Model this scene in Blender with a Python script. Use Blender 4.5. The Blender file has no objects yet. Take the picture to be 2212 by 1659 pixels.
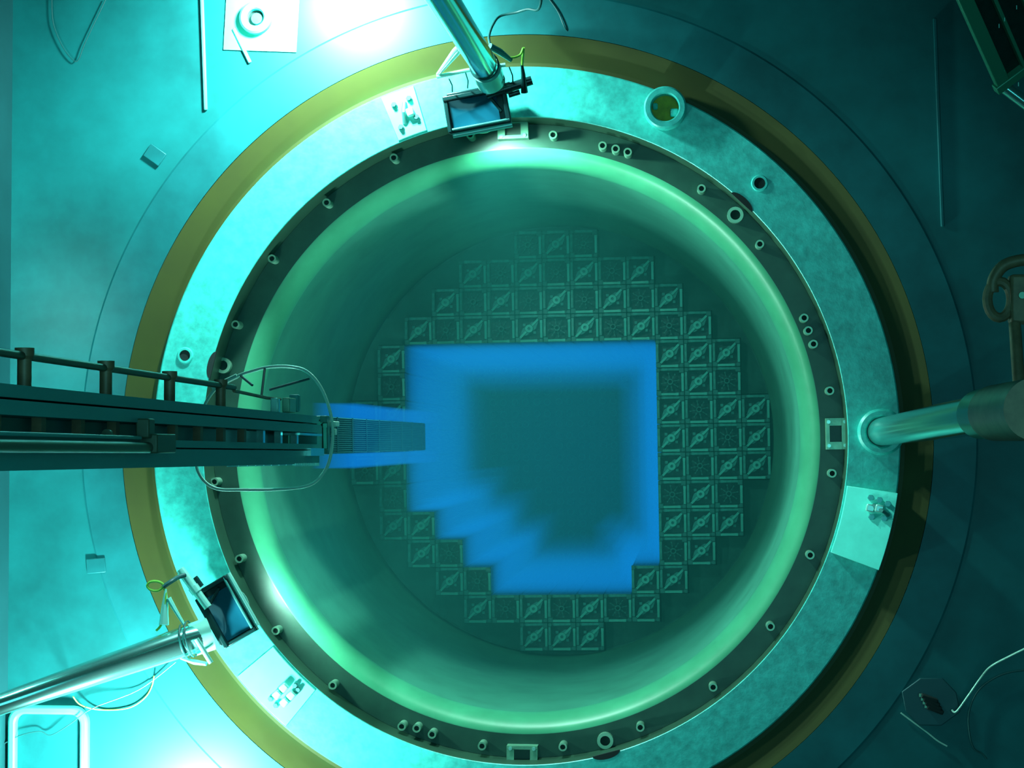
import bpy, bmesh, math, random
from mathutils import Vector, Matrix
random.seed(7)
S = bpy.context.scene
COL = S.collection
# ------------------------------------------------------------------ camera
F = 4242.0; VPX, VPY = 1490.0, 953.0; CAM_H = 11.9
CAM = Vector((1.025, -0.01, CAM_H))
_n = Vector((VPX - 1106, -(VPY - 829.5), -F)).normalized()
_e1 = (Vector((1, 0, 0)) - _n.x * _n).normalized()
_Y = (-_n).cross(_e1)
MROT = Matrix((_e1, _Y, -_n))
cd = bpy.data.cameras.new('camera'); cd.sensor_width = 36; cd.sensor_fit = 'HORIZONTAL'
cd.lens = F * 36 / 2212; cd.clip_end = 100
cam = bpy.data.objects.new('camera', cd); COL.objects.link(cam)
cam.matrix_world = Matrix.Translation(CAM) @ MROT.to_4x4()
S.camera = cam

def W(u, v, z=0.0):
    """point of the place at height z seen at picture position u, v"""
    d = MROT @ Vector(((u - 1106) / F, -(v - 829.5) / F, -1))
    return CAM + d * ((z - CAM_H) / d.z)

# ------------------------------------------------------------------ light
S.view_settings.view_transform = 'Standard'; S.view_settings.look = 'None'
S.view_settings.exposure = 0.0; S.view_settings.gamma = 1.0
w = bpy.data.worlds.new('water_ambient'); S.world = w; w.use_nodes = True
bg = w.node_tree.nodes['Background']; bg.inputs[0].default_value = (0.02, 0.62, 0.55, 1); bg.inputs[1].default_value = 0.02

def lamp_light(name, kind, loc, power, color, radius=0.1, aim=None, size=70, blend=0.5):
    d = bpy.data.lights.new(name, kind); d.energy = power; d.color = color
    if kind == 'AREA': d.size = radius
    else: d.shadow_soft_size = radius
    if kind == 'SPOT': d.spot_size = math.radians(size); d.spot_blend = blend
    o = bpy.data.objects.new(name, d); COL.objects.link(o); o.location = loc
    if aim is not None:
        o.rotation_euler = (Vector(aim) - Vector(loc)).to_track_quat('-Z', 'Y').to_euler()
    return o
TEAL = (0.42, 1.0, 0.93)
PA = W(690, -120, .75); lamp_light('pool_lamp_light', 'SPOT', PA, 950, (0.62, 1, .95), .12, PA + Vector((-.1, -.9, -1)), 170, 1)
PB = W(290, 1850, .8); lamp_light('pool_lamp_light', 'SPOT', PB, 800, (0.62, 1, .95), .12, PB + Vector((.05, .9, -1)), 170, 1)
lamp_light('pool_lamp_light', 'POINT', W(-250, 620, 1.6), 1600, (.28, 1, .92), .2)
lamp_light('overhead_fill_light', 'AREA', (1.5, 0, 13.5), 230, (.2, .92, 1), 5, (1.0, 0, 0))  # unseen overhead fill, added to lift the hoop, mast and upward faces
L1 = W(1040, 240, .16); L2 = W(492, 1315, .24)
lamp_light('flood_light', 'SPOT', L1 + Vector((0.05, -.16, -.06)), 210, (.55, 1, .85), .05, L1 + Vector((.75, -2, -.75)), 165, .9)
lamp_light('flood_light', 'SPOT', L2 + Vector((.16, .05, -.06)), 170, (.55, 1, .85), .05, L2 + Vector((2, .8, -.75)), 165, .9)

# ------------------------------------------------------------------ materials
def mat(name, color, metal=0.0, rough=0.5, var=0.0, scale=4.0, stretch=(1, 1, 1), bump=0.0, spec=0.5, color2=None):
    m = bpy.data.materials.new(name); m.use_nodes = True; nt = m.node_tree; b = nt.nodes['Principled BSDF']
    b.inputs['Base Color'].default_value = (*color, 1); b.inputs['Metallic'].default_value = metal
    b.inputs['Roughness'].default_value = rough; b.inputs['Specular IOR Level'].default_value = spec
    if var or bump:
        tc = nt.nodes.new('ShaderNodeTexCoord'); mp = nt.nodes.new('ShaderNodeMapping'); mp.inputs['Scale'].default_value = stretch
        nt.links.new(tc.outputs['Object'], mp.inputs[0])
        nz = nt.nodes.new('ShaderNodeTexNoise'); nz.inputs['Scale'].default_value = scale; nz.inputs['Detail'].default_value = 6
        nz.inputs['Roughness'].default_value = .62
        nt.links.new(mp.outputs[0], nz.inputs['Vector'])
        if var:
            cr = nt.nodes.new('ShaderNodeValToRGB'); e = cr.color_ramp.elements
            e[0].position = .32; e[1].position = .68
            c2 = color2 or tuple(c * (1 - var) for c in color)
            e[0].color = (*c2, 1); e[1].color = (*[min(1, c * (1 + .35 * var)) for c in color], 1)
            nt.links.new(nz.outputs['Fac'], cr.inputs[0]); nt.links.new(cr.outputs[0], b.inputs['Base Color'])
        if bump:
            bp = nt.nodes.new('ShaderNodeBump'); bp.inputs['Strength'].default_value = bump; bp.inputs['Distance'].default_value = .01
            nt.links.new(nz.outputs['Fac'], bp.inputs['Height']); nt.links.new(bp.outputs[0], b.inputs['Normal'])
    return m
def volume(name, scatter=None, density=0.0, absorb=None, adens=0.0, emit=None, estr=0.0, aniso=0.0):
    m = bpy.data.materials.new(name); m.use_nodes = True; nt = m.node_tree; nt.nodes.clear()
    out = nt.nodes.new('ShaderNodeOutputMaterial'); cur = None
    def add(n, sock=0):
        nonlocal cur
        if cur is None: cur = n.outputs[0]
        else:
            a = nt.nodes.new('ShaderNodeAddShader'); nt.links.new(cur, a.inputs[0]); nt.links.new(n.outputs[0], a.inputs[1]); cur = a.outputs[0]
    if scatter:
        n = nt.nodes.new('ShaderNodeVolumeScatter'); n.inputs['Color'].default_value = (*scatter, 1); n.inputs['Density'].default_value = density
        n.inputs['Anisotropy'].default_value = aniso; add(n)
    if absorb:
        n = nt.nodes.new('ShaderNodeVolumeAbsorption'); n.inputs['Color'].default_value = (*absorb, 1); n.inputs['Density'].default_value = adens; add(n)
    if emit:
        n = nt.nodes.new('ShaderNodeEmission'); n.inputs['Color'].default_value = (*emit, 1); n.inputs['Strength'].default_value = estr; add(n)
    nt.links.new(cur, out.inputs['Volume'])
    return m
M = {}
M['floor'] = mat('floor_steel', (.007, .175, .18), 0.0, .45, .5, .9, (1, 1, 1), .05, .3)
M['floor_ring'] = mat('floor_ring_steel', (.008, .168, .18), 0.0, .45, .4, 1.6, spec=.3)
M['wall'] = mat('wall_steel', (.01, .10, .11), 0.1, .45, .25, 1.2)
M['olive'] = mat('olive_seal', (.040, .056, .002), 0, .6, .15, 3)
M['flange'] = mat('flange_steel', (.06, .72, .62), 0.0, .38, .32, 16, (1, 1, 1), .2)
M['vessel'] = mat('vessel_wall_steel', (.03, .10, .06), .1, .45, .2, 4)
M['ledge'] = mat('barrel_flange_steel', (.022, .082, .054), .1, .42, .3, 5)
M['barrel'] = mat('barrel_steel', (.07, .42, .22), 0, .36, .2, 3)
M['barrel_wall'] = mat('barrel_wall_steel', (.06, .33, .21), 0, .55, .2, 3)
M['key'] = mat('key_steel', (.20, .52, .34), .2, .35, .3, 12)
M['peg'] = mat('peg_steel', (.22, .50, .34), .3, .35)
M['hole'] = mat('hole_dark', (.004, .02, .018), 0, .8)
M['gold'] = mat('bushing_gold', (.42, .36, .02), .2, .5, .3, 20)
M['chrome'] = mat('chrome', (.30, .74, .68), .9, .16)
M['bright'] = mat('bright_steel', (.34, .86, .74), .3, .25)
M['black'] = mat('black_housing', (.004, .035, .035), .1, .28)
M['lens'] = mat('blue_lens', (.004, .07, .11), 0, .12)
M['cover'] = mat('cover_plate_paint', (.12, .88, .74), 0, .4, .12, 8)
M['bolt'] = mat('bolt_steel', (.10, .42, .38), .5, .35)
M['mast'] = mat('mast_steel', (.035, .36, .34), 0, .45, .25, 3, (1, 1, .2))
M['rust'] = mat('rusty_bronze', (.22, .16, .085), .1, .5, .4, 9)
M['darkpipe'] = mat('dark_pipe', (.05, .085, .05), .1, .45)
M['cable'] = mat('yellow_cable', (.22, .55, .06), 0, .5)
M['darkcable'] = mat('dark_cable', (.01, .10, .10), 0, .5)
M['wire'] = mat('pale_wire', (.45, .85, .70), .2, .35)
M['nozzle'] = mat('nozzle_steel', (.022, .22, .185), .1, .4, .3, 30)
M['hub_plate'] = mat('hub_plate_steel', (.04, .36, .30), .1, .4, .3, 30)
M['well'] = mat('nozzle_well', (.012, .105, .095), .1, .5, .4, 40)
M['spring'] = mat('spring_steel', (.09, .56, .43), .2, .35)
M['rods'] = mat('rod_cladding', (.015, .19, .22), .1, .5)
M['baffle'] = mat('baffle_steel', (.018, .20, .155), .1, .55, .3, 6)
M['plate'] = mat('core_plate_steel', (.003, .045, .06), .1, .5, .5, 9)
M['cage'] = mat('cage_dark', (.008, .04, .034), .3, .3, .3, 20)
M['cage_rail'] = mat('cage_rail', (.03, .26, .15), .2, .3)
GLOW = ((.01, .22, 1.5), (.223, .45, 1.05), (.453, .70, .50), (.703, 1.0, .22), (1.003, 1.4, .09))
ZONES = ((.02, .30, .15), (.302, .70, .4), (.702, 1.15, .7), (1.152, 4.07, 1.0))   # the fuel glows less towards its lower end
def glow_mat(dn): return volume('glow', absorb=(0, 0, 0), adens=dn, emit=(.002, .31, 1.0), estr=dn)
M['glow_fuel'] = volume('glow_fuel', absorb=(0, 0, 0), adens=.8, emit=(.003, .24, .82), estr=.8)
M['water'] = volume('vessel_water', scatter=(.10, .95, .85), density=.05, absorb=(0, .30, .30), adens=.17)

# ------------------------------------------------------------------ mesh helpers
class MB:
    def __init__(s): s.v = []; s.f = []
    def _add(s, vs, fs):
        k = len(s.v); s.v += [Vector(p) for p in vs]; s.f += [tuple(i + k for i in f) for f in fs]; return s
    def box(s, c, size, ax=None):
        c = Vector(c); ax = ax or (Vector((1, 0, 0)), Vector((0, 1, 0)), Vector((0, 0, 1)))
        h = [Vector(a) * (d / 2) for a, d in zip(ax, size)]
        vs = [c + h[0] * x + h[1] * y + h[2] * z for z in (-1, 1) for y in (-1, 1) for x in (-1, 1)]
        return s._add(vs, [(0, 2, 3, 1), (4, 5, 7, 6), (0, 1, 5, 4), (2, 6, 7, 3), (0, 4, 6, 2), (1, 3, 7, 5)])
    def bx(s, x0, x1, y0, y1, z0, z1): return s.box(((x0 + x1) / 2, (y0 + y1) / 2, (z0 + z1) / 2), (abs(x1 - x0), abs(y1 - y0), abs(z1 - z0)))
    def tube(s, pts, r, n=12, cap=True, hollow=0, rads=None):
        pts = [Vector(p) for p in pts]; vs = []; fs = []; m = len(pts); up = None
        for i, p in enumerate(pts):
            t = (pts[min(i + 1, m - 1)] - pts[max(i - 1, 0)]).normalized()
            if up is None:
                up = Vector((0, 0, 1)) if abs(t.z) < .9 else Vector((1, 0, 0))
            a = (up - t * up.dot(t)).normalized(); up = a; b = t.cross(a)
            rr = rads[i] if rads else r
            for k in range(n):
                an = 2 * math.pi * k / n; vs.append(p + a * (rr * math.cos(an)) + b * (rr * math.sin(an)))
        for i in range(m - 1):
            for k in range(n):
                k2 = (k + 1) % n; fs.append((i * n + k, i * n + k2, (i + 1) * n + k2, (i + 1) * n + k))
        if cap: fs += [tuple(reversed(range(n))), tuple(range((m - 1) * n, m * n))]
        return s._add(vs, fs)
    def ring(s, pts, r, n=8):
        pts = [Vector(p) for p in pts]; m = len(pts); vs = []; fs = []
        for i in range(m):
            t = (pts[(i + 1) % m] - pts[i - 1]).normalized(); up = Vector((0, 0, 1))
            a = (up - t * up.dot(t)).normalized(); b = t.cross(a)
            for k in range(n):
                an = 2 * math.pi * k / n; vs.append(pts[i] + a * (r * math.cos(an)) + b * (r * math.sin(an)))
        for i in range(m):
            for k in range(n):
                fs.append((i * n + k, i * n + (k + 1) % n, ((i + 1) % m) * n + (k + 1) % n, ((i + 1) % m) * n + k))
        return s._add(vs, fs)
    def lathe(s, prof, n=64, c=(0, 0, 0), closed=True, a0=0.0, a1=None):
        """prof: (r, z) loop; closed = the loop closes on itself"""
        c = Vector(c); m = len(prof); full = a1 is None; a1 = 2 * math.pi if full else a1
        cnt = n if full else n + 1; vs = []; fs = []
        for i in range(cnt):
            an = a0 + (a1 - a0) * i / n
            for r, z in prof: vs.append(c + Vector((r * math.cos(an), r * math.sin(an), z)))
        for i in range(n):
            j = (i + 1) % cnt
            for k in range(m if closed else m - 1):
                k2 = (k + 1) % m; fs.append((i * m + k, j * m + k, j * m + k2, i * m + k2))
        if not full and closed: fs += [tuple(range(m)), tuple(reversed(range(n * m, n * m + m)))]
        return s._add(vs, fs)
    def prism(s, poly, z0, z1):
        n = len(poly); vs = [(x, y, z0) for x, y in poly] + [(x, y, z1) for x, y in poly]
        return s._add(vs, [tuple(reversed(range(n))), tuple(range(n, 2 * n))] + [(i, (i + 1) % n, n + (i + 1) % n, n + i) for i in range(n)])
    def prism_ring(s, outer, inner, z0, z1):
        n = len(outer); vs = [(x, y, z) for z in (z0, z1) for P in (outer, inner) for x, y in P]; fs = []
        for i in range(n):
            j = (i + 1) % n
            fs += [(i, j, 2 * n + j, 2 * n + i), (n + j, n + i, 3 * n + i, 3 * n + j), (2 * n + i, 2 * n + j, 3 * n + j, 3 * n + i), (j, i, n + i, n + j)]
        return s._add(vs, fs)
    def build(s, name, m, parent=None, origin=None, angle=35, bevel=0, loc=None):
        og = Vector(origin) if origin is not None else (Vector(parent.location) if parent is not None and parent.parent is None else Vector((0, 0, 0)))
        me = bpy.data.meshes.new(name); me.from_pydata([tuple(p - og) for p in s.v], [], s.f)
        bm = bmesh.new(); bm.from_mesh(me); bmesh.ops.recalc_face_normals(bm, faces=bm.faces); bm.to_mesh(me); bm.free()
        me.polygons.foreach_set('use_smooth', [True] * len(me.polygons)); me.set_sharp_from_angle(angle=math.radians(angle))
        me.materials.append(m); o = bpy.data.objects.new(name, me); COL.objects.link(o)
        if parent is not None: o.parent = parent
        elif origin is not None: o.location = og
        if bevel:
            b = o.modifiers.new('Bevel', 'BEVEL'); b.width = bevel; b.segments = 2; b.limit_method = 'ANGLE'
        return o
def smooth_pts(pts, sub=6, closed=False):
    pts = [Vector(p) for p in pts]; out = []; m = len(pts)
    for i in range(m if closed else m - 1):
        if closed: p0, p1, p2, p3 = pts[i - 1], pts[i], pts[(i + 1) % m], pts[(i + 2) % m]
        else: p0, p1, p2, p3 = pts[max(i - 1, 0)], pts[i], pts[i + 1], pts[min(i + 2, m - 1)]
        for k in range(sub):
            t = k / sub
            out.append(.5 * ((2 * p1) + (p2 - p0) * t + (2 * p0 - 5 * p1 + 4 * p2 - p3) * t * t + (3 * p1 - p0 - 3 * p2 + p3) * t ** 3))
    if not closed: out.append(pts[-1])
    return out
def tag(o, label=None, cat=None, group=None, kind=None):
    if label: o['label'] = label
    if cat: o['category'] = cat
    if group: o['group'] = group
    if kind: o['kind'] = kind
    return o
def thing(name, loc, label, cat, group=None):
    o = bpy.data.objects.new(name, None); COL.objects.link(o); o.location = loc; o.empty_display_size = .05
    return tag(o, label, cat, group)
def copy_tree(o, parent=None):
    c = o.copy(); COL.objects.link(c)
    if parent: c.parent = parent
    for ch in o.children: copy_tree(ch, c)
    return c
def polar(r, px, py, z):  # nothing but a shorthand
    return W(px, py, z)

# ------------------------------------------------------------------ setting: cavity floor and walls
R_IN, R_OUT, R_SEAL, R_FL = 1.968, 2.280, 2.475, 2.735
X0, X1, Y0, Y1 = -3.19, 5.2, -3.9, 4.3
def floor_mesh():
    mb = MB(); n = 240; vs = []; fs = []
    for i in range(n):
        a = 2 * math.pi * i / n; c, s_ = math.cos(a), math.sin(a)
        tx = ((X1 if c > 0 else X0) / c) if abs(c) > 1e-6 else 1e9
        ty = ((Y1 if s_ > 0 else Y0) / s_) if abs(s_) > 1e-6 else 1e9
        t = min(tx, ty)
        vs += [(R_FL * c, R_FL * s_, .006), (t * c, t * s_, .006), (R_FL * c, R_FL * s_, -.2), (t * c, t * s_, -.2)]
    for i in range(n):
        j = (i + 1) % n
        fs += [(4 * i, 4 * i + 1, 4 * j + 1, 4 * j), (4 * i + 2, 4 * j + 2, 4 * j + 3, 4 * i + 3), (4 * i, 4 * j, 4 * j + 2, 4 * i + 2), (4 * i + 1, 4 * i + 3, 4 * j + 3, 4 * j + 1)]
    mb._add(vs, fs); return mb
tag(floor_mesh().build('floor', M['floor']), 'blue-green stainless steel floor around the reactor opening', kind='structure')
mb = MB().lathe([(R_SEAL, .012), (R_FL - .012, .012), (R_FL, .006), (R_FL, -.2), (R_SEAL + .01, -.2), (R_SEAL, -.05)], 240)
tag(mb.build('trim_1', M['floor_ring'], angle=12), 'steel floor ring plate bordering the olive seal', kind='structure')
for nm, b in (('wall_left', (X0 - .15, X0, Y0, Y1, -.2, 5)), ('wall_right', (X1, X1 + .15, Y0, Y1, -.2, 5)),
              ('wall_back', (X0 - .15, X1 + .15, Y1, Y1 + .15, -.2, 5)), ('wall_front', (X0 - .15, X1 + .15, Y0 - .15, Y0, -.2, 5))):
    tag(MB().bx(*b).build(nm, M['wall']), kind='structure')

# ------------------------------------------------------------------ reactor vessel
vessel = thing('reactor_vessel', (0, 0, -.4), 'round reactor vessel with broad pale flange ring framing the core', 'reactor vessel')
MB().lathe([(R_IN, -.004), (R_IN + .004, 0), (R_OUT - .008, 0), (R_OUT, -.008), (R_OUT, -.25), (R_IN + .05, -.25), (R_IN + .05, -.0055), (R_IN, -.0055)], 256).build('flange', M['flange'], vessel)
MB().lathe([(R_IN, -.006), (R_IN + .048, -.006), (R_IN + .048, -.252), (R_OUT, -.252), (R_OUT - .05, -.6), (R_OUT - .05, -8.2), (R_IN, -8.2)], 128).build('vessel_shell', M['vessel'], vessel)
seal = MB().lathe([(R_OUT + .002, -.05), (R_OUT + .03, -.048), (R_SEAL - .003, .009), (R_SEAL - .003, -.24), (R_OUT + .002, -.24)], 256).build('cavity_seal_ring', M['olive'], origin=(0, 0, -.1), angle=8)
tag(seal, 'olive seal ring filling the gap around the pale vessel flange', 'seal ring')

# core barrel inside the vessel
barrel = thing('core_barrel', (0, 0, -.5), 'cylindrical core barrel with dark flange and glossy green lip inside the vessel', 'core barrel')
ZL = -.26
MB().lathe([(R_IN - .002, ZL), (1.822, ZL), (1.822, ZL - .10), (R_IN - .002, ZL - .16)], 256).build('barrel_flange', M['ledge'], barrel)
MB().lathe([(1.822, ZL - .002), (1.812, ZL - .002), (1.775, ZL - .03), (1.74, ZL - .08), (1.712, ZL - .15), (1.71, ZL - .19), (1.822, ZL - .19)], 256, closed=True).build('barrel_lip', M['barrel'], barrel, angle=50)
MB().lathe([(1.71, ZL - .19), (1.70, -.6), (1.70, -2.7), (1.66, -3.05), (1.66, -8.0), (1.90, -8.0), (1.90, ZL - .19)], 200).build('barrel_wall', M['barrel_wall'], barrel, angle=50)

def at_ledge(u, v, z=ZL): return W(u, v, z)
def peg(u, v, r=.024, h=.10, z=ZL, name='guide_pin'):
    p = at_ledge(u, v, z); o = Vector(p)
    pb = MB().lathe([(r, -.01), (r, h), (r * .62, h), (r * .62, h - .03), (r * .62, -.01)], 20, p).build(name, M['peg'], barrel)
    MB().lathe([(r * .62, h - .035), (.0005, h - .035), (.0005, h - .02), (r * .62, h - .02)], 16, p).build('pin_bore', M['hole'], pb, origin=barrel.location)
for u, v in ((1020, 297), (1197, 297), (1303, 320), (1331, 327), (1357, 334), (1515, 412), (1640, 531), (1735, 689), (1744, 716), (1755, 745),
             (1790, 845), (1795, 1022), (1748, 1197), (1663, 1350), (1540, 1480), (1384, 1566), (1218, 1608), (1045, 1606), (873, 1564),
             (905, 1568), (938, 1581), (725, 1476), (603, 1359), (525, 1205), (472, 1040), (517, 703), (595, 562), (712, 442), (856, 346)):
    peg(u, v, .026, .11)
for u, v in ((1588, 466), (1308, 1598), (485, 790)): peg(u, v, .05, .05, name='lifting_socket')
def key_block(u, v, w_, h_, recess=True):
    p = at_ledge(u, v); a = Vector((p.x, p.y, 0)).normalized(); t = Vector((-a.y, a.x, 0)); up = Vector((0, 0, 1))
    q = Vector((p.x, p.y, ZL))
    k = MB()
    k.box(q + a * (h_ * .36) + up * .04, (h_ * .28, w_, .09), (a, t, up))
    k.box(q - a * (h_ * .42) + up * .04, (h_ * .16, w_, .09), (a, t, up))
    for s_ in (-1, 1): k.box(q + t * (s_ * w_ * .38) - a * (h_ * .06) + up * .04, (h_ * .58, w_ * .24, .09), (a, t, up))
    kb = k.build('alignment_key', M['key'], barrel)
    MB().box(q + up * .02, (h_ * .7, w_ * .6, .05), (a, t, up)).build('key_recess', M['ledge'], kb, origin=barrel.location)
    for s_ in (-1, 1):
        for e in (-1, 1):
            c = q + t * (s_ * w_ * .38) + a * (e * h_ * .38)
            MB().lathe([(.011, .08), (.011, .093), (.0005, .093), (.0005, .08)], 12, c).build('key_bolt', M['bright'], kb, origin=barrel.location)
key_block(1110, 281, .19, .13); key_block(1806, 937, .19, .13); key_block(1130, 1630, .19, .13)

# ------------------------------------------------------------------ core geometry
P = .215; CX, CY = .024, .0; CROT = math.radians(.9); ZC = -3.14; ZFLOOR = ZC - 4.12
WIDTH = [3, 7, 9, 11, 13, 13, 15, 15, 15, 13, 13, 11, 9, 7, 3]
def cell(c, r): 
    x, y = (c - 7) * P, (7 - r) * P
    return CX + x * math.cos(CROT) - y * math.sin(CROT), CY + x * math.sin(CROT) + y * math.cos(CROT)
def corner(c, r): return cell(c - .5, r - .5)
def inset(poly, t):  # cell-grid polygon (clockwise in col,row with rows down) shrunk by t cells
    out = []; n = len(poly)
    for i in range(n):
        a, b, c = Vector(poly[i - 1]), Vector(poly[i]), Vector(poly[(i + 1) % n]); off = Vector((0, 0))
        for p, q in ((a, b), (b, c)):
            d = (q - p).normalized(); off += Vector((-d.y, d.x)) * t
        out.append(tuple(b + off))
    return out
PIT = [(2, 4), (11, 4), (11, 12), (10, 12), (10, 13), (5, 13), (5, 12), (4, 12), (4, 11), (3, 11), (3, 10), (2, 10)]
def in_pit(c, r):
    if r < 4 or r > 12: return False
    lo, hi = {10: (3, 10), 11: (4, 10), 12: (5, 9)}.get(r, (2, 10))
    return lo <= c <= hi
# baffle plate: flat steel between the stepped core edge and the barrel
def core_outline():
    pts = []
    for r in range(15):
        hi = 7 + WIDTH[r] // 2 + 1
        pts += [(hi, r), (hi, r + 1)]
    for r in range(14, -1, -1):
        lo = 7 - WIDTH[r] // 2
        pts += [(lo, r + 1), (lo, r)]
    out = []
    for p in pts:
        if not out or out[-1] != p: out.append(p)
    clean = [out[i] for i in range(len(out)) if not ((out[i - 1][0] == out[i][0] == out[(i + 1) % len(out)][0]) or (out[i - 1][1] == out[i][1] == out[(i + 1) % len(out)][1]))]
    return clean
OUT = core_outline()
ob = [corner(*p) for p in inset(OUT, -.04)]
dense = []
for i in range(len(ob)):
    a, b = Vector(ob[i]), Vector(ob[(i + 1) % len(ob)]); k = max(1, int((b - a).length / .05))
    dense += [tuple(a.lerp(b, j / k)) for j in range(k)]
circ = []
for x, y in dense:
    d = math.hypot(x - CX, y - CY); circ.append(((x) * 1.655 / d, (y) * 1.655 / d))
baffle = MB().prism_ring(dense, circ, ZC - .22, ZC - .12).build('baffle_plate', M['baffle'], origin=(CX, CY, ZC - .2))
tag(baffle, 'dim flat steel baffle plate with stepped cutout around the fuel', 'baffle plate')
lcp = MB().lathe([(.001, ZFLOOR), (1.655, ZFLOOR), (1.655, ZFLOOR - .1), (.001, ZFLOOR - .1)], 96, (0, 0, 0)).build('lower_core_plate', M['plate'], origin=(0, 0, ZFLOOR))
tag(lcp, 'dark round core plate at the bottom of the blue pit', 'core plate')
for c in range(2, 11):
    for r in range(4, 13):
        if in_pit(c, r):
            x, y = cell(c, r)
            for dx, dy in ((-.05, -.05), (.05, -.05), (-.05, .05), (.05, .05)):
                pass
# pit holes of the core plate as parts (four flow holes under each missing assembly would be lost in the glow: one pad each)
for c in range(2, 11):
    for r in range(4, 13):
        if in_pit(c, r):
            x, y = cell(c, r)
            pd = MB()
            for dx, dy in ((-.05, -.05), (.05, -.05), (-.05, .05), (.05, .05)):
                pd.lathe([(.026, -.002), (.026, .006), (.034, .006), (.034, -.002)], 14, (x + dx, y + dy, ZFLOOR))
            pd.build('flow_hole_rims', M['baffle'], lcp, origin=lcp.location).name = 'seat_pad'

# ------------------------------------------------------------------ fuel assemblies
def make_fuel(kind):
    """local origin on the nozzle top"""
    t = thing('fuel_assembly', (0, 0, 0), 'x', 'fuel assembly')
    b = MB(); b.bx(-.097, .097, -.097, .097, -4.06, -.10)
    for i in range(17):
        q = -.0965 + i * .01206
        for x, y in ((q, -.0965), (q, .0965), (-.0965, q), (.0965, q)): b.tube([(x, y, -4.0), (x, y, -.11)], .0047, 6, cap=False)
    b.build('rod_bundle', M['rods'], t)
    n = MB()
    o_, i_ = .1055, .084
    n.prism_ring([(-o_, -o_), (o_, -o_), (o_, o_), (-o_, o_)], [(-i_, -i_), (i_, -i_), (i_, i_), (-i_, i_)], -.10, -.02)
    for sx, sy in ((1, 1), (-1, -1)): n.bx(sx * .068, sx * o_, sy * .068, sy * o_, -.06, .004)
    for sx, sy in ((1, -1), (-1, 1)): n.bx(sx * .078, sx * o_, sy * .078, sy * o_, -.06, -.008)
    n.build('top_nozzle', M['nozzle'], t, bevel=.003)
    w_ = MB().bx(-i_, i_, -i_, i_, -.102, -.088)
    for a in range(-2, 3):
        for b_ in range(-2, 3):
            if a or b_: w_.lathe([(.009, -.089), (.009, -.084), (.0135, -.084), (.0135, -.089)], 10, (a * .032, b_ * .032, 0))
    w_.build('adapter_plate', M['well'], t)
    for k in range(4):
        a = k * math.pi / 2; R = Matrix.Rotation(a, 3, 'Z')
        s_ = MB(); X, Yv, Z = R @ Vector((1, 0, 0)), R @ Vector((0, 1, 0)), Vector((0, 0, 1))
        s_.box(R @ Vector((.0945, -.014, .002)), (.017, .118, .006), (X, (Yv + Z * .06).normalized(), Z))
        s_.box(R @ Vector((.0945, .052, .0)), (.02, .022, .016), (X, Yv, Z))
        s_.build('hold_down_spring', M['spring'] if k in (0, 3) else M['hub_plate'], t)
    if kind == 'A':
        h = MB().lathe([(.012, -.088), (.012, .002), (.030, .002), (.033, -.004), (.033, -.088)], 24)
        D1 = Vector((1, 1, 0)).normalized(); D2 = Vector((-1, 1, 0)).normalized(); Z = Vector((0, 0, 1))
        for s_ in (-1, 1): h.box(D1 * (s_ * .074) + Z * -.012, (.09, .016, .014), (D1, D2, Z))
        h.build('hub', M['spring'], t)
        pl = MB()
        pl.prism([(-.070, -.050), (-.02, -.052), (.052, .0), (.070, .050), (.02, .052), (-.052, .0)], -.035, -.02)
        pl.bx(-.05, -.03, .02, .04, -.06, -.04).bx(.03, .05, -.04, -.02, -.06, -.04)
        pl.build('hold_down_plate', M['hub_plate'], t)
    else:
        h = MB().lathe([(.014, -.088), (.014, .004), (.022, .004), (.022, -.088)], 20); h.build('hub', M['nozzle'], t)
        v = MB()
        for k in range(8):
            a = k * math.pi / 4 + .2; d = Vector((math.cos(a), math.sin(a), 0)); e = Vector((-d.y, d.x, 0))
            v.box(d * .044 + Vector((0, 0, -.03)), (.056, .004, .03), (d, e, Vector((0, 0, 1))))
            for q in (.04, .066): v.lathe([(.001, -.03), (.006, -.03), (.006, -.005), (.001, -.005)], 8, d * q)
        v.build('control_spider', M['nozzle'], t)
    return t
protoA, protoB = make_fuel('A'), make_fuel('B'); used = set()
ORD = ['first', 'second', 'third', 'fourth', 'fifth', 'sixth', 'seventh', 'eighth', 'ninth', 'tenth', 'eleventh', 'twelfth', 'thirteenth', 'fourteenth', 'fifteenth']
A_EVEN = {(4, 12), (7, 11), (6, 14), (8, 14), (10, 12), (12, 10), (14, 6), (14, 8), (10, 2)}
def row_name(r):
    return f'{ORD[r]} core row from top' if r < 7 else ('middle core row' if r == 7 else f'{ORD[14 - r]} core row from bottom')
for r in range(15):
    lo, hi = 7 - WIDTH[r] // 2, 7 + WIDTH[r] // 2
    for c in range(lo, hi + 1):
        if in_pit(c, r): continue
        kind = 'B' if ((r + c) % 2 == 0 and (r, c) not in A_EVEN) else 'A'
        pr = protoA if kind == 'A' else protoB
        o = pr if kind not in used else copy_tree(pr); used.add(kind)
        x, y = cell(c, r); o.location = (x, y, ZC); o.rotation_euler = (0, 0, CROT)
        if 4 <= r <= 12:
            pl = [q for q in range(lo, hi + 1) if in_pit(q, r)]
            where = f'{ORD[pl[0] - c - 1]} left of the blue pit' if c < 7 else f'{ORD[c - pl[-1] - 1]} right of the blue pit'
        else:
            k = c - lo; n_ = hi - lo + 1
            where = 'at the middle' if k == n_ // 2 else (f'{ORD[k]} from left end' if k < n_ // 2 else f'{ORD[n_ - 1 - k]} from right end')
        tag(o, f"{'ring-hub' if kind == 'A' else 'dark spider-top'} fuel assembly, {row_name(r)}, {where}", 'fuel assembly', 'fuel assemblies standing in the core')
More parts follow.
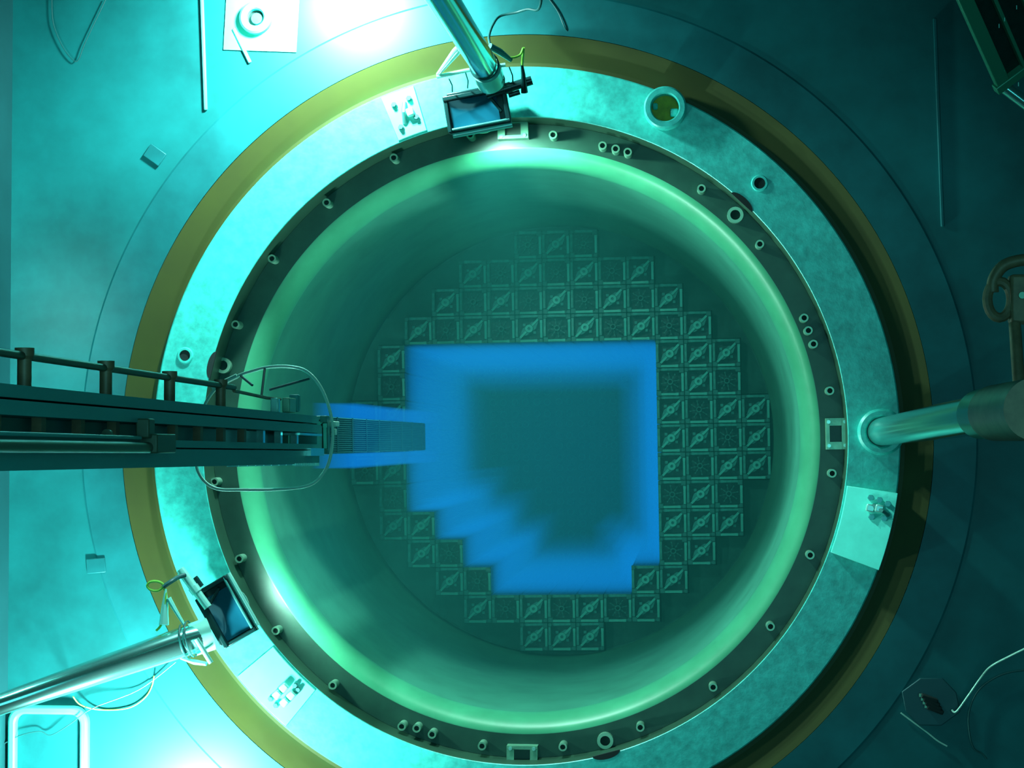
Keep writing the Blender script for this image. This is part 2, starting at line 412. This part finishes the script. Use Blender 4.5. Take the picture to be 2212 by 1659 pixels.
# the assembly hanging from the mast
XM = cell(2, 7)[0]
hang = copy_tree(protoA); hang.location = (XM, .022, 1.32); hang.rotation_euler = (0, 0, CROT)
tag(hang, 'long dull blue fuel assembly hanging from the mast end beside the pit', 'fuel assembly'); 
if 'group' in hang: del hang['group']
for k in range(8):
    z = -.35 - k * .5
    gs = MB().prism_ring([(-.1018, -.1018), (.1018, -.1018), (.1018, .1018), (-.1018, .1018)], [(-.1, -.1), (.1, -.1), (.1, .1), (-.1, .1)], z - .02, z + .02).build('grid_strap', M['rods'], origin=(0, 0, 0))
    gs.parent = hang

# ------------------------------------------------------------------ glowing water
gm = MB(); gi = []; gmats = []
for ta, tb, dn in GLOW:
    for za, zb, zf in ZONES:
        k0 = len(gm.f)
        gm.prism_ring([corner(*p) for p in inset(PIT, ta)], [corner(*p) for p in inset(PIT, tb)], ZFLOOR + za, ZFLOOR + zb)
        gi += [len(gmats)] * (len(gm.f) - k0); gmats.append(glow_mat(dn * zf))
k0 = len(gm.f); gm.prism([corner(*p) for p in inset(PIT, .015)], ZFLOOR + .015, ZC - .06)
gi += [len(gmats)] * (len(gm.f) - k0)
gmats.append(volume('pit_middle_fill', absorb=(0, 0, 0), adens=.16, emit=(.001, .165, .27), estr=.16))  # even teal emission added across the pit to brighten its dim, hazy middle
go = gm.build('glowing_water', gmats[0], origin=(CX, CY, ZC - 4))
for m_ in gmats[1:]: go.data.materials.append(m_)
go.data.polygons.foreach_set('material_index', gi)
tag(go, 'bright blue glowing water hugging the fuel faces in the pit', 'water', kind='stuff')
g = MB(); q = .1085; t_ = .085
for sy in (-1, 1): g.bx(XM - q - .02, XM + q + .02, .022 + sy * q, .022 + sy * (q + t_), -3.5, .55)
g.bx(XM + q, XM + q + .022, .022 - q + .002, .022 + q - .002, -3.5, .55)
tag(g.build('glowing_water', M['glow_fuel'], origin=(XM, .022, ZC)), 'blue glowing water around the hanging fuel assembly', 'water', kind='stuff')
wv = MB().lathe([(.0005, -3.26), (1.655, -3.26), (1.71, -2.7), (1.71, -.6), (1.73, -.3), (1.95, -.255), (1.95, -.02), (.0005, -.02)], 96)
tag(wv.build('water', M['water'], origin=(0, 0, -3)), 'hazy green water filling the vessel above the core', 'water', kind='stuff')

# ------------------------------------------------------------------ flange furniture
def frame_on(u, v, z=0.0):
    p = W(u, v, z); a = Vector((p.x, p.y, 0)).normalized(); return p, a, Vector((-a.y, a.x, 0))
Z3 = Vector((0, 0, 1))
def flange_plate(u, v, w_, label, bolts, tilt=0.0, th=.012, bolt_at=(0, 0)):
    p, a, t = frame_on(u, v); rm = (R_IN + R_OUT) / 2; p = Vector((a.x * rm, a.y * rm, 0))
    o = thing('cover_plate', p, label, 'cover plate', 'cover plates on the flange')
    dw = R_OUT - R_IN
    n = 14; poly_o = []; poly_i = []; base = math.atan2(a.y, a.x)
    for k in range(n + 1):
        an = base + (k / n - .5) * w_ / rm; poly_o.append(((R_OUT - .012) * math.cos(an), (R_OUT - .012) * math.sin(an))); poly_i.append(((R_IN + .012) * math.cos(an), (R_IN + .012) * math.sin(an)))
    pm = MB().prism(poly_o + poly_i[::-1], .0005, th)
    for vv in pm.v:
        if vv.z > .001: vv.z += tilt * (math.hypot(vv.x, vv.y) - R_IN) / dw
    pm.build('plate', M['cover'], o, bevel=.003)
    for kind, da, dt in bolts:
        c = p + a * (da + bolt_at[0]) + t * (dt + bolt_at[1]) + Z3 * (th + tilt * (rm + da + bolt_at[0] - R_IN) / dw)
        if kind == 'b':
            MB().lathe([(.0005, 0), (.019, 0), (.019, .012), (.014, .012), (.014, .028), (.0005, .028)], 6, c).build('bolt', M['bolt'], o, angle=20)
        elif kind == 'w':
            MB().box(c + Z3 * .022, (.05, .045, .044), (a, t, Z3)).build('clamp_block', M['bright'], o, bevel=.008)
        else:
            MB().tube([c - a * .06 + t * .02, c + Z3 * .035, c + a * .06 - t * .02], .014, 10).build('clamp_bar', M['bolt'], o)
    return o
flange_plate(873, 240, .20, 'thin plate with four bolts on the flange, left of the upper lamp', [('b', .07, .045), ('b', .075, -.055), ('b', -.075, .05), ('b', -.05, -.06), ('x', 0, 0), ('w', -.01, -.035)])
flange_plate(1868, 1135, .44, 'white raised cover plate with knobby bolts on the right of the flange', [('b', .07, .05), ('b', .02, .06), ('b', -.03, .06), ('b', .07, -.04), ('b', .0, -.05), ('w', .03, .01), ('w', -.02, .0), ('x', .05, .0)], th=.03, tilt=.13, bolt_at=(.02, .11))
flange_plate(590, 1490, .40, 'flat cover plate with two white blocks on the lower left flange', [('w', .03, .045), ('w', -.03, .045), ('w', .03, -.02), ('w', -.03, -.02), ('b', .085, .02), ('b', -.085, .02), ('b', -.08, .05), ('b', .08, -.03)], bolt_at=(0, .06))

p = W(1437, 237, 0)
o = thing('guide_bushing', p, 'raised round bushing with golden bore on the upper right flange', 'bushing')
MB().lathe([(.083, 0), (.083, .085), (.09, .095), (.118, .095), (.128, .085), (.128, 0)], 40, p).build('collar', M['flange'], o)
MB().lathe([(.0005, .003), (.083, .003), (.083, .012), (.0005, .012)], 32, p).build('bore', M['gold'], o)
MB().box(p + Vector((.055, -.025, .03)), (.05, .05, .04)).build('stop_block', M['flange'], o, bevel=.01)
MB().box(p + Vector((-.06, .015, .03)), (.03, .04, .04)).build('stop_block', M['flange'], o, bevel=.01)
for (u, v), lab in (((1641, 396), 'small bored stud hole with bright rim on the upper right flange'), ((400, 768), 'small dark stud hole on the left flange above the mast')):
    p = W(u, v, 0); o = thing('stud_hole', p, lab, 'stud hole', 'small holes in the flange')
    MB().lathe([(.034, -.001), (.034, .012), (.046, .012), (.052, -.001)], 28, p).build('rim', M['flange'], o)
    MB().lathe([(.0005, .001), (.034, .001), (.034, .004), (.0005, .004)], 24, p).build('bore', M['hole'], o)
for (u, v), lab in (((444, 785), 'dark rounded notch in the flange inner edge above the mast'), ((1607, 432), 'dark rounded notch in the flange inner edge near the stud hole'), ((1312, 1637), 'dark notch in the flange inner edge at the bottom')):
    p, a, t = frame_on(u, v); p = Vector((a.x * (R_IN + .012), a.y * (R_IN + .012), 0))
    m_ = MB(); pts = []
    for k in range(13):
        an = -math.pi / 2 + math.pi * k / 12; q = p + a * (.035 * math.cos(an)) + t * (.085 * math.sin(an)) - a * .02; pts.append((q.x, q.y))
    k_ = m_.prism(pts, -.02, .0022).build('flange_notch', M['hole'], vessel)

# right guide stud (chrome pole)
b0 = W(1903, 933, 0)
o = thing('guide_stud', b0, 'tall polished steel pole standing on the right of the flange', 'guide stud')
MB().lathe([(.085, 0), (.085, .03), (.10, .045), (.125, .045), (.14, .03), (.14, 0)], 40, b0).build('base_collar', M['flange'], o)
MB().tube([b0 + Z3 * .01, b0 + Z3 * 4.1 + Vector((0, .05, 0))], .083, 40, rads=[.083, .080]).build('shaft', M['chrome'], o)
top = b0 + Z3 * 4.08 + Vector((0, .05, 0))
MB().tube([top, top + Z3 * .35, top + Z3 * .36], .09, 40, rads=[.098, .098, .08]).build('sleeve', M['cage_rail'], o)
MB().tube([top + Z3 * .36, top + Z3 * 1.2], .105, 32).build('upper_sleeve', M['rust'], o)

# hoist bracket with rod over the stud
hp = W(2180, 640, 2.6)
o = thing('lifting_shackle', hp, 'dark bronze lifting shackle with eye at the right edge', 'shackle')
pts = [hp + Vector((x, y, 0)) for x, y in ((.20, .16), (.08, .17), (-.02, .145), (-.07, .08), (-.075, .02))]
MB().tube(smooth_pts(pts), .028, 12).build('bow', M['rust'], o)
m_ = MB(); q = hp + Vector((-.045, -.015, 0))
mm = []
for k in range(20):
    an = 2 * math.pi * k / 20; mm.append((q + Vector((.055 * math.cos(an), .085 * math.sin(an), 0))))
m_.ring(mm, .024, 10).build('eye', M['rust'], o)
MB().bx(hp.x + .0, hp.x + .25, hp.y - .13, hp.y + .10, hp.z - .06, hp.z + .04).build('yoke', M['rust'], o, bevel=.015)
MB().lathe([(.0005, .04), (.016, .04), (.016, .06), (.0005, .06)], 12, hp + Vector((.05, .0, 0))).build('bolt', M['peg'], o)
MB().tube([W(2192, 700, 2.65), W(2203, 860, 2.8), W(2206, 900, 2.8)], .028, 14).build('hanging_rod', M['rust'], o)

# dark cage in the upper right corner
c0 = W(2165, 190, 1.6)
o = thing('equipment_cage', c0, 'dark slatted cage with shiny bottom rail in the upper right corner', 'cage')
a0, a1 = W(2058, -60, 2.2), W(2168, 185, 1.6)
dirv = (a1 - a0).normalized(); sv = dirv.cross(Z3).normalized(); 
if sv.x < 0: sv = -sv
nv = sv.cross(dirv).normalized()
L = (a1 - a0).length; mid = (a0 + a1) / 2
MB().box(mid + sv * .26 - Z3 * .05, (L, .46, .03), (dirv, sv, nv)).build('side_panel', M['cage'], o)
for d_, w_, mt in ((.0, .075, 'cage_rail'), (.135, .02, 'cage_rail'), (.27, .018, 'cage_rail'), (.40, .02, 'cage_rail')):
    MB().box(mid + sv * d_, (L, w_, .04), (dirv, sv, nv)).build('rail', M[mt], o, bevel=.005)
MB().box(a1 + sv * .2 - dirv * .01, (.05, .5, .05), (dirv, sv, nv)).build('cross_bar', M['cage_rail'], o, bevel=.006)
MB().tube([W(2160, 180, 1.55), W(2300, 285, 1.5)], .035, 20).build('bottom_tube', M['chrome'], o)
for u, v in ((2196, 16), (2158, 56), (2200, 182), (2170, 42)):
    MB().box(W(u, v, 1.9), (.004, .02, .004)).build('rivet', M['bright'], o)

# ------------------------------------------------------------------ lamp poles and floodlights
def flood(name, c, s_, f_, label, cable_pts, loop=None):
    s_ = Vector((*s_, 0)).normalized(); f_ = Vector((*f_, 0)).normalized(); zt = (Z3 - f_ * .0).normalized()
    o = thing('floodlight', c, label, 'floodlight', 'black floodlights over the flange'); ax = (s_, f_, Z3)
    A = lambda x, y, z: c + s_ * x + f_ * y + Z3 * z
    h = MB()
    h.box(A(-.015, -.005, -.045), (.385, .215, .07), ax)
    h.box(A(-.015, -.10, .015), (.385, .03, .06), ax); h.box(A(-.195, 0, .01), (.025, .215, .05), ax)
    h.box(A(.165, 0, .01), (.03, .215, .05), ax); h.box(A(-.015, .105, .0), (.385, .014, .035), ax)
    h.box(A(.10, -.02, .005), (.13, .02, .03), ((s_ * .5 + f_ * .87).normalized(), (s_ * .87 - f_ * .5).normalized(), Z3))
    h.box(A(-.02, -.118, .02), (.32, .02, .05), ax)
    h.build('housing', M['black'], o, bevel=.006)
    ln = MB(); n = 10
    for i in range(n + 1):
        for j in range(n + 1):
            x, y = i / n - .5, j / n - .5
            ln.v.append(A(x * .29 - .03, y * .175 + .005, .016 - .05 * (1 - (2 * x) ** 2) * (1 - (2 * y) ** 2) * .4))
    for i in range(n):
        for j in range(n): ln.f.append((i * (n + 1) + j, i * (n + 1) + j + 1, (i + 1) * (n + 1) + j + 1, (i + 1) * (n + 1) + j))
    ln.build('reflector_window', M['lens'], o)
    MB().tube([A(-.185, .122, .0), A(.18, .122, .0)], .017, 16).build('edge_tube', M['bright'], o)
    MB().tube([A(-.18, .092, .028), A(.17, .092, .028)], .008, 10).build('wire_guard', M['bolt'], o)
    cy = MB().tube([A(.06, -.075, .05), A(.17, -.088, .05), A(.171, -.088, .05), A(.215, -.094, .05), A(.216, -.094, .05), A(.345, -.11, .05)], .03, 20, rads=[.026, .026, .034, .034, .028, .028])
    cy.build('connector', M['black'] if loop is None else M['bright'], o)
    MB().tube([A(.19, -.05, .03), A(.26, -.058, .03)], .016, 14).build('valve', M['black'], o)
    MB().lathe([(.0005, -.085), (.13, -.085), (.13, -.075), (.0005, -.075)], 24, c).build('lamp_glass', M['bright'], o)
    return o, A
c1 = W(1036, 238, .16)
fl1, A1 = flood('a', c1, (.985, .17), (.17, -.985), 'black floodlight with dark blue window hung at the upper flange edge', None)
c2 = W(487, 1316, .16)
fl2, A2 = flood('b', c2, (-.5, .86), (.86, .5), 'black floodlight with pale blue window at the lower left flange edge', None, loop=1)

p0 = W(1055, 165, .36); p1 = W(1043, 135, .62); p2 = W(905, -85, 3.2)
o = thing('lamp_pole', p0, 'clear shiny pole holding the upper floodlight at the top edge', 'pole', 'shiny lamp poles')
MB().tube([p0, p1, p2], .078, 32, rads=[.082, .078, .078]).build('tube', M['chrome'], o)
MB().tube([W(1056, 165, .42), W(1050, 150, .5)], .088, 32).build('clamp_band', M['bright'], o)
MB().tube([W(1060, 176, .30), W(1052, 156, .40)], .085, 32).build('end_sleeve', M['bright'], o)
MB().tube([W(946, 161, .4), W(985, 112, .55), W(1010, 85, .62)], .022, 12, rads=[.012, .026, .02]).build('bracket_arm', M['bright'], o)
MB().tube([W(944, 166, .4), W(1005, 153, .42), W(1092, 140, .42)], .012, 10).build('cross_rod', M['bright'], o)
MB().tube([W(1058, 100, .55), W(1080, 112, .5), W(1104, 130, .42)], .018, 10, rads=[.02, .02, .012]).build('bracket_arm', M['bolt'], o)
for a, b in (((970, 170), (977, 198)), ((1006, 158), (1010, 190)), ((1038, 155), (1042, 184)), ((1083, 152), (1090, 185)), ((1100, 145), (1108, 180))):
    MB().tube([W(*a, .42), W((a[0] + b[0]) / 2 + 3, (a[1] + b[1]) / 2, .36), W(*b, .22)], .0045, 6).build('tie_wire', M['darkcable'], o)
ring = []
for k in range(24):
    an = 2 * math.pi * k / 24; q = W(1046, 142, .56); ring.append(q + Vector((.086 * math.cos(an), .082 * math.sin(an), .02 * math.cos(an))))
MB().ring(ring, .005, 6).build('tie_ring', M['darkcable'], o)
cb = MB().tube(smooth_pts([W(1170, -20, .4), W(1168, 8, .35), W(1160, 22, .3), (W(1140, 20, .25)), W(1115, 27, .2), W(1080, 35, .2), W(1064, 55, .3), W(1056, 80, .4), W(1060, 100, .47)]), .008, 8)
cb = cb.build('cable', M['darkcable'], origin=W(1100, 30, .2)); tag(cb, 'thin dark green cable looping over the floor beside the upper pole', 'cable')
cb = MB().tube(smooth_pts([W(1090, 124, .42), W(1110, 124, .42), W(1124, 118, .4), (W(1130, 104, .4))]), .007, 8).tube([W(1131, 103, .4), W(1128, 140, .32)], .008, 8)
cb = cb.build('cable', M['cable'], origin=W(1110, 120, .4)); tag(cb, 'short yellow-green cable stub above the upper floodlight connector', 'cable')
MB().tube([W(1127, 138, .32), W(1130, 160, .27), W(1133, 200, .22)], .012, 10, rads=[.009, .014, .022]).build('cable_gland', M['black'], fl1)

q0 = W(438, 1376, .27); q1 = W(395, 1387, .34); q2 = W(0, 1522, .9); q2b = W(-60, 1543, .95)
o = thing('lamp_pole', q0, 'long shiny pole reaching the lower left floodlight from the left edge', 'pole', 'shiny lamp poles')
MB().tube([q0, q1, q2, q2b], .08, 32, rads=[.092, .09, .062, .058]).build('tube', M['chrome'], o)
MB().tube([W(455, 1369, .25), W(415, 1382, .29)], .1, 32).build('end_sleeve', M['bright'], o)
MB().tube([W(364, 1292, .36), W(375, 1312, .36), W(398, 1350, .36)], .016, 10, rads=[.016, .014, .008]).build('bracket_arm', M['bright'], o)
MB().tube([W(424, 1380, .42), W(456, 1432, .40)], .016, 12).build('cross_rod', M['bright'], o)
MB().tube([W(358, 1272, .36), W(356, 1310, .36), W(354, 1350, .38)], .02, 10, rads=[.006, .02, .03]).build('bracket_arm', M['bright'], o)
MB().tube([W(390, 1422, .36), W(420, 1430, .36), W(446, 1434, .38)], .02, 10, rads=[.006, .016, .012]).build('bracket_arm', M['bright'], o)
for ctr, rr in (((400, 1385), .105), ((412, 1380), .11)):
    ring = []; cc = W(*ctr, .34); ax = (q1 - q0).normalized(); e1_ = Z3; e2_ = ax.cross(Z3).normalized()
    for k in range(24):
        an = 2 * math.pi * k / 24; ring.append(cc + (e1_ * math.cos(an) + e2_ * math.sin(an)) * rr)
    MB().ring(ring, .005, 6).build('tie_ring', M['darkcable'], o)
cb = MB().ring(smooth_pts([W(*a, .36) for a in ((318, 1265), (325, 1257), (340, 1256), (352, 1262), (350, 1270), (340, 1276), (325, 1274))], 4, True), .008, 8)
cb.tube(smooth_pts([W(352, 1270, .36), W(358, 1278, .36), W(357, 1300, .37), W(350, 1345, .37), W(338, 1362, .36)]), .007, 8)
cb = cb.build('cable', M['cable'], origin=W(340, 1265, .36)); tag(cb, 'yellow-green cable tied in a small loop beside the lower left floodlight', 'cable')
MB().tube(smooth_pts([W(352, 1268, .36), W(370, 1256, .34), W(385, 1247, .28), W(400, 1242, .24)]), .014, 10).build('connector_lead', M['darkcable'], fl2)
cb = MB().tube(smooth_pts([W(158, 1505, .3), W(175, 1523, .1), W(215, 1533, .02), W(275, 1530, .02), W(310, 1510, .02), W(327, 1485, .02), W(333, 1460, .05)]), .0045, 8)
cb = cb.build('cable', M['cable'], origin=W(240, 1530, .02)); tag(cb, 'thin yellow cable sagging on the floor below the lower left pole', 'cable')
cb = MB().tube(smooth_pts([W(-5, 1615, .06), W(40, 1590, .06), W(85, 1580, .06), W(110, 1588, .06), W(150, 1565, .08), W(200, 1530, .09), W(300, 1490, .03), W(380, 1430, .05)]), .0035, 6)
cb = cb.build('cable', M['darkcable'], origin=W(100, 1585, .03)); tag(cb, 'hair-thin dark wire across the floor at the lower left corner', 'wire')

# ------------------------------------------------------------------ refuelling mast
def lean(z): return .007 * (z - .7) - .009
mast = thing('refuelling_mast', (XM, .03, .6), 'long dark green refuelling mast reaching in from the left edge', 'mast')
def vbar(x0, x1, y0, y1, z0, z1):
    m_ = MB(); vs = []
    for z in (z0, z1):
        for x, y in ((x0, y0), (x1, y0), (x1, y1), (x0, y1)): vs.append((XM + x, y + lean(z), z))
    return m_._add(vs, [(3, 2, 1, 0), (4, 5, 6, 7), (0, 1, 5, 4), (1, 2, 6, 5), (2, 3, 7, 6), (3, 0, 4, 7)])
ZT, ZB = 8.4, 1.5
vbar(-.12, -.05, -.12, .12, ZB + .1, ZT).build('back_web', M['mast'], mast)
vbar(-.10, .095, .088, .127, ZB, ZT).build('side_rail', M['mast'], mast)
vbar(-.06, .108, .036, .080, ZB, ZT).build('side_rail', M['mast'], mast)
vbar(-.06, .108, -.052, -.024, ZB, ZT).build('side_rail', M['mast'], mast)
vbar(-.10, .098, -.127, -.058, ZB, ZT).build('side_rail', M['mast'], mast)
z = 1.91
while z < 6.8:
    vbar(.03, .062, -.026, .038, z - .022, z + .022).build('rung', M['rust'] if z > 3 else M['chrome'], mast)
    z += .4
for z in (6.0, 5.15, 4.3, 3.45, 7.0):
    y = lean(z)
    MB().tube([(XM + .03, .127 + y, z), (XM + .03, .215 + y, z), (XM + .03, .225 + y, z), (XM + .03, .25 + y, z)], .026, 14, rads=[.022, .022, .03, .03]).build('handrail_post', M['rust'], mast)
MB().tube([(XM + .03, .225 + lean(8), 8), (XM + .03, .225 + lean(5), 5.0), (XM + .03, .225 + lean(3), 3.2)], .013, 12).build('handrail', M['darkpipe'], mast)
MB().tube([(XM + .03, .21 + lean(3), 3.2), (XM + .03, .20 + lean(2), 2.5), (XM + .03, .20 + lean(2), 2.2)], .008, 10).build('handrail_extension', M['rust'], mast)
MB().tube([(XM + .135, -.055 + lean(8), 8), (XM + .135, -.055 + lean(5), 4.95)], .02, 14).build('drive_pipe', M['darkpipe'], mast)
MB().tube([(XM + .125, -.02 + lean(8), 8), (XM + .125, -.02 + lean(5), 5.05)], .008, 10).build('air_line', M['mast'], mast)
cbx = MB().bx(XM + .10, XM + .17, -.075 + lean(5), -.005 + lean(5), 4.72, 4.98).bx(XM + .10, XM + .15, -.02 + lean(5), .05 + lean(5), 4.94, 5.02)
cbx.build('pipe_clamp', M['darkpipe'], mast, bevel=.006)
MB().lathe([(.0005, 0), (.018, 0), (.018, .02), (.0005, .02)], 12, (XM + .10, -.01 + lean(5.3), 5.35)).build('knob', M['darkpipe'], mast)
rk = MB(); z = 1.55; rk._add([(XM + .094 + i, -.1275 + lean(zz) + j, zz) for zz in (1.52, 3.6) for i, j in ((0, 0), (.006, 0), (.006, -.004), (0, -.004))], [(0, 1, 2, 3), (4, 7, 6, 5), (0, 4, 5, 1), (1, 5, 6, 2), (2, 6, 7, 3), (3, 7, 4, 0)])
while z < 3.55:
    h = .012 if z < 2.2 else .005
    rk.box((XM + .10, -.130 + lean(z), z), (h, h * 1.3, h)); z += .055 if z < 2.2 else .17
rk.build('rack_teeth', M['bright'], mast)
vbar(-.02, .12, -.085, -.045, ZB - .02, ZB + .35).build('guide_shoe', M['chrome'], mast)
vbar(-.02, .112, .02, .032, ZB, ZB + .6).build('guide_shoe', M['chrome'], mast)
vbar(-.04, .085, -.075, .075, 1.36, ZB).build('gripper_head', M['mast'], mast)
MB().box((XM + .115, .085, 1.14), (.03, .03, .13)).build('gripper_finger', M['wire'], mast, bevel=.004)
MB().box((XM + .12, .04, 1.18), (.02, .035, .06)).build('gripper_finger', M['wire'], mast, bevel=.004)
for z, y in ((2.45, .17), (2.12, .18)):
    MB().box((XM + .06, y + lean(z) - .01, z), (.04, .075, .05 if z > 2.2 else .16)).build('bracket', M['bright'] if z > 2.2 else M['peg'], mast, bevel=.006)
MB().box((XM + .05, .185 + lean(2), 1.93), (.05, .09, .05)).build('bracket', M['mast'], mast, bevel=.006)
# wire hoop round the mast
HZ = 1.65
hoop_px = [(512, 813), (540, 803), (580, 793), (625, 792), (662, 802), (692, 835), (712, 885), (719, 935), (714, 985), (700, 1020), (668, 1048), (600, 1057), (520, 1058), (470, 1056), (440, 1038), (424, 1005), (424, 950), (440, 880), (470, 836)]
hoop = thing('wire_hoop', W(600, 930, HZ), 'pale wire hoop circling the lower end of the dark mast', 'hoop')
MB().ring(smooth_pts([W(u, v, HZ) for u, v in hoop_px], 5, True), .0085, 8).build('hoop_wire', M['wire'], hoop)
MB().tube([W(458, 838, HZ), W(512, 812, HZ)], .014, 10).build('hoop_sleeve', M['wire'], hoop)
for a, b in (((520, 812), (545, 832)), ((572, 795), (565, 855)), ((668, 818), (582, 842))):
    MB().tube([W(*a, HZ), W(*b, HZ + .1)], .007, 8).build('hoop_strut', M['darkcable'], hoop)

# ------------------------------------------------------------------ floor furniture
p = W(555, 41, .008)
o = thing('floor_socket', p, 'round pale socket ring on a square plate in the upper left floor', 'socket')
a_ = math.radians(-3); X_, Y_ = Vector((math.cos(a_), math.sin(a_), 0)), Vector((-math.sin(a_), math.cos(a_), 0))
MB().box(p + X_ * .03 + Z3 * .003, (.46, .40, .008), (X_, Y_, Z3)).build('base_plate', M['cover'], o, bevel=.002)
MB().lathe([(.052, .004), (.052, .05), (.06, .06), (.088, .06), (.1, .05), (.1, .004)], 36, p).build('ring', M['cover'], o)
MB().lathe([(.0005, .008), (.034, .008), (.034, .035), (.0005, .035)], 24, p + Vector((.006, -.004, 0))).build('plug', M['flange'], o)
MB().lathe([(.034, .006), (.052, .006), (.052, .009), (.034, .009)], 24, p).build('recess', M['hole'], o)
for pts, lab in ((((2019, 40), (2036, 490)), 'faint long weld strip on the dark floor at upper right'), (((436, -20), (445, 238)), 'long bright weld strip on the floor left of the socket'), (((505, 62), (541, 136)), 'short bright weld strip slanting below the floor socket')):
    a, b = W(*pts[0], .008), W(*pts[1], .008); d = (b - a).normalized()
    s_ = MB().box((a + b) / 2 + Z3 * .006, ((b - a).length, .022, .02), (d, Z3.cross(d), Z3)).build('weld_strip', M['floor_ring'] if 'faint' in lab else M['cover'], origin=(a + b) / 2, bevel=.006)
    tag(s_, lab, 'strip')
for (u, v), r_, lab in (((335, 335), -35, 'small pale square patch plate on the floor at upper left'), ((208, 1222), 5, 'small glinting floor tab left of the lower olive ring')):
    a_ = math.radians(r_); X_, Y_ = Vector((math.cos(a_), math.sin(a_), 0)), Vector((-math.sin(a_), math.cos(a_), 0)); p = W(u, v, .01)
    s_ = MB().box(p + Z3 * .005, (.12, .09, .014), (X_, Y_, Z3)).build('patch_plate', M['floor_ring'], origin=p, bevel=.004); tag(s_, lab, 'plate')
# bright seam rails on the left floor
cb = MB().tube(smooth_pts([W(112, -5, .02), W(115, 50, .02), W(135, 100, .02), W(158, 130, .02), W(170, 128, .02), W(185, 90, .02), W(228, 0, .02)]), .003, 6)
cb = cb.build('loose_wire', M['darkcable'], origin=W(160, 130, .02)); tag(cb, 'hair-thin dark wire hanging in a V at the upper left', 'wire')
cb = MB().tube(smooth_pts([W(1180, -10, .02), W(1205, 25, .02), W(1220, 60, .02), W(1233, 73, -.01)]), .004, 6)
cb = cb.build('loose_wire', M['darkcable'], origin=W(1205, 25, .02)); tag(cb, 'thin dark wire on the floor right of the upper pole cable', 'wire')
# sunken hatch at lower left
p = W(60, 1640, 0); cx_, cy_ = p.x, p.y
hx1, hy1 = W(196, 1524, 0).x, W(196, 1524, 0).y; hx0, hy0 = hx1 - .9, hy1 - .8; rr = .10
def rrect(x0, x1, y0, y1, r):
    out = []
    for cx2, cy2, s0 in ((x1 - r, y1 - r, 0), (x0 + r, y1 - r, 1), (x0 + r, y0 + r, 2), (x1 - r, y0 + r, 3)):
        for k in range(7):
            an = (s0 + k / 6) * math.pi / 2; out.append((cx2 + r * math.cos(an), cy2 + r * math.sin(an)))
    return out
hx0 = max(hx0, X0 + .02)
o = thing('floor_hatch', ((hx0 + hx1) / 2, (hy0 + hy1) / 2, 0), 'rounded floor hatch with bright raised rim in the lower left corner', 'hatch')
MB().prism_ring(rrect(hx0, hx1, hy0, hy1, rr), rrect(hx0 + .05, hx1 - .05, hy0 + .05, hy1 - .05, rr - .04), -.002, .07).build('rim', M['cover'], o, bevel=.015)
MB().prism(rrect(hx0 + .052, hx1 - .052, hy0 + .052, hy1 - .052, rr - .04), -.003, .022).build('panel', M['floor_ring'], o)
# bracket at lower right
p = W(2010, 1515, .006)
o = thing('floor_bracket', p, 'octagonal floor plate with a dark clamp block at lower right', 'bracket')
oct_ = [(p.x + .16 * math.cos(math.pi / 8 + k * math.pi / 4) * (1.15 if k % 2 else 1), p.y + .15 * math.sin(math.pi / 8 + k * math.pi / 4)) for k in range(8)]
MB().prism(oct_, .002, .03).build('plate', M['wall'], o, bevel=.004)
for k, (du, dv) in enumerate(((-22, -12), (-14, -4), (-6, 4), (2, 12))):
    q = W(2018 + du * .5, 1520 + dv, .05); MB().box(q, (.10, .026, .08), (Vector((.94, -.34, 0)), Vector((.34, .94, 0)), Z3)).build('clamp_jaw', M['hole'], o, bevel=.006)
    MB().box(q + Vector((-.055, .02, .03)), (.012, .018, .012)).build('jaw_tip', M['peg'], o)
cb = MB().tube(smooth_pts([W(2225, 1396, .5), W(2180, 1418, .4), W(2140, 1440, .3), W(2118, 1465, .2), W(2090, 1505, .14), W(2066, 1537, .1), W(2056, 1534, .08)]), .006, 8)
cb = cb.build('cable', M['wire'], origin=W(2140, 1440, .3)); tag(cb, 'pale cord running from the dark clamp block to the right edge', 'cord')
cb = MB().tube(smooth_pts([W(1946, 1540, .02), W(1970, 1558, .02), W(2000, 1580, .02), W(2025, 1600, .02), W(2046, 1612, .02)]), .005, 6)
cb = cb.build('loose_wire', M['wire'], origin=W(2000, 1580, .02)); tag(cb, 'thin pale wire on the floor just below the octagonal plate', 'wire')
cb = MB().tube(smooth_pts([W(2225, 1446, .03), W(2165, 1457, .03), W(2115, 1490, .03), (W(2093, 1540, .03)), W(2095, 1590, .03), W(2105, 1618, .03), W(2122, 1628, .03), W(2132, 1640, .03)]), .005, 6)
cb = cb.build('loose_wire', M['darkcable'], origin=W(2100, 1540, .03)); tag(cb, 'dim bluish wire curving on the floor right of the octagonal plate', 'wire')
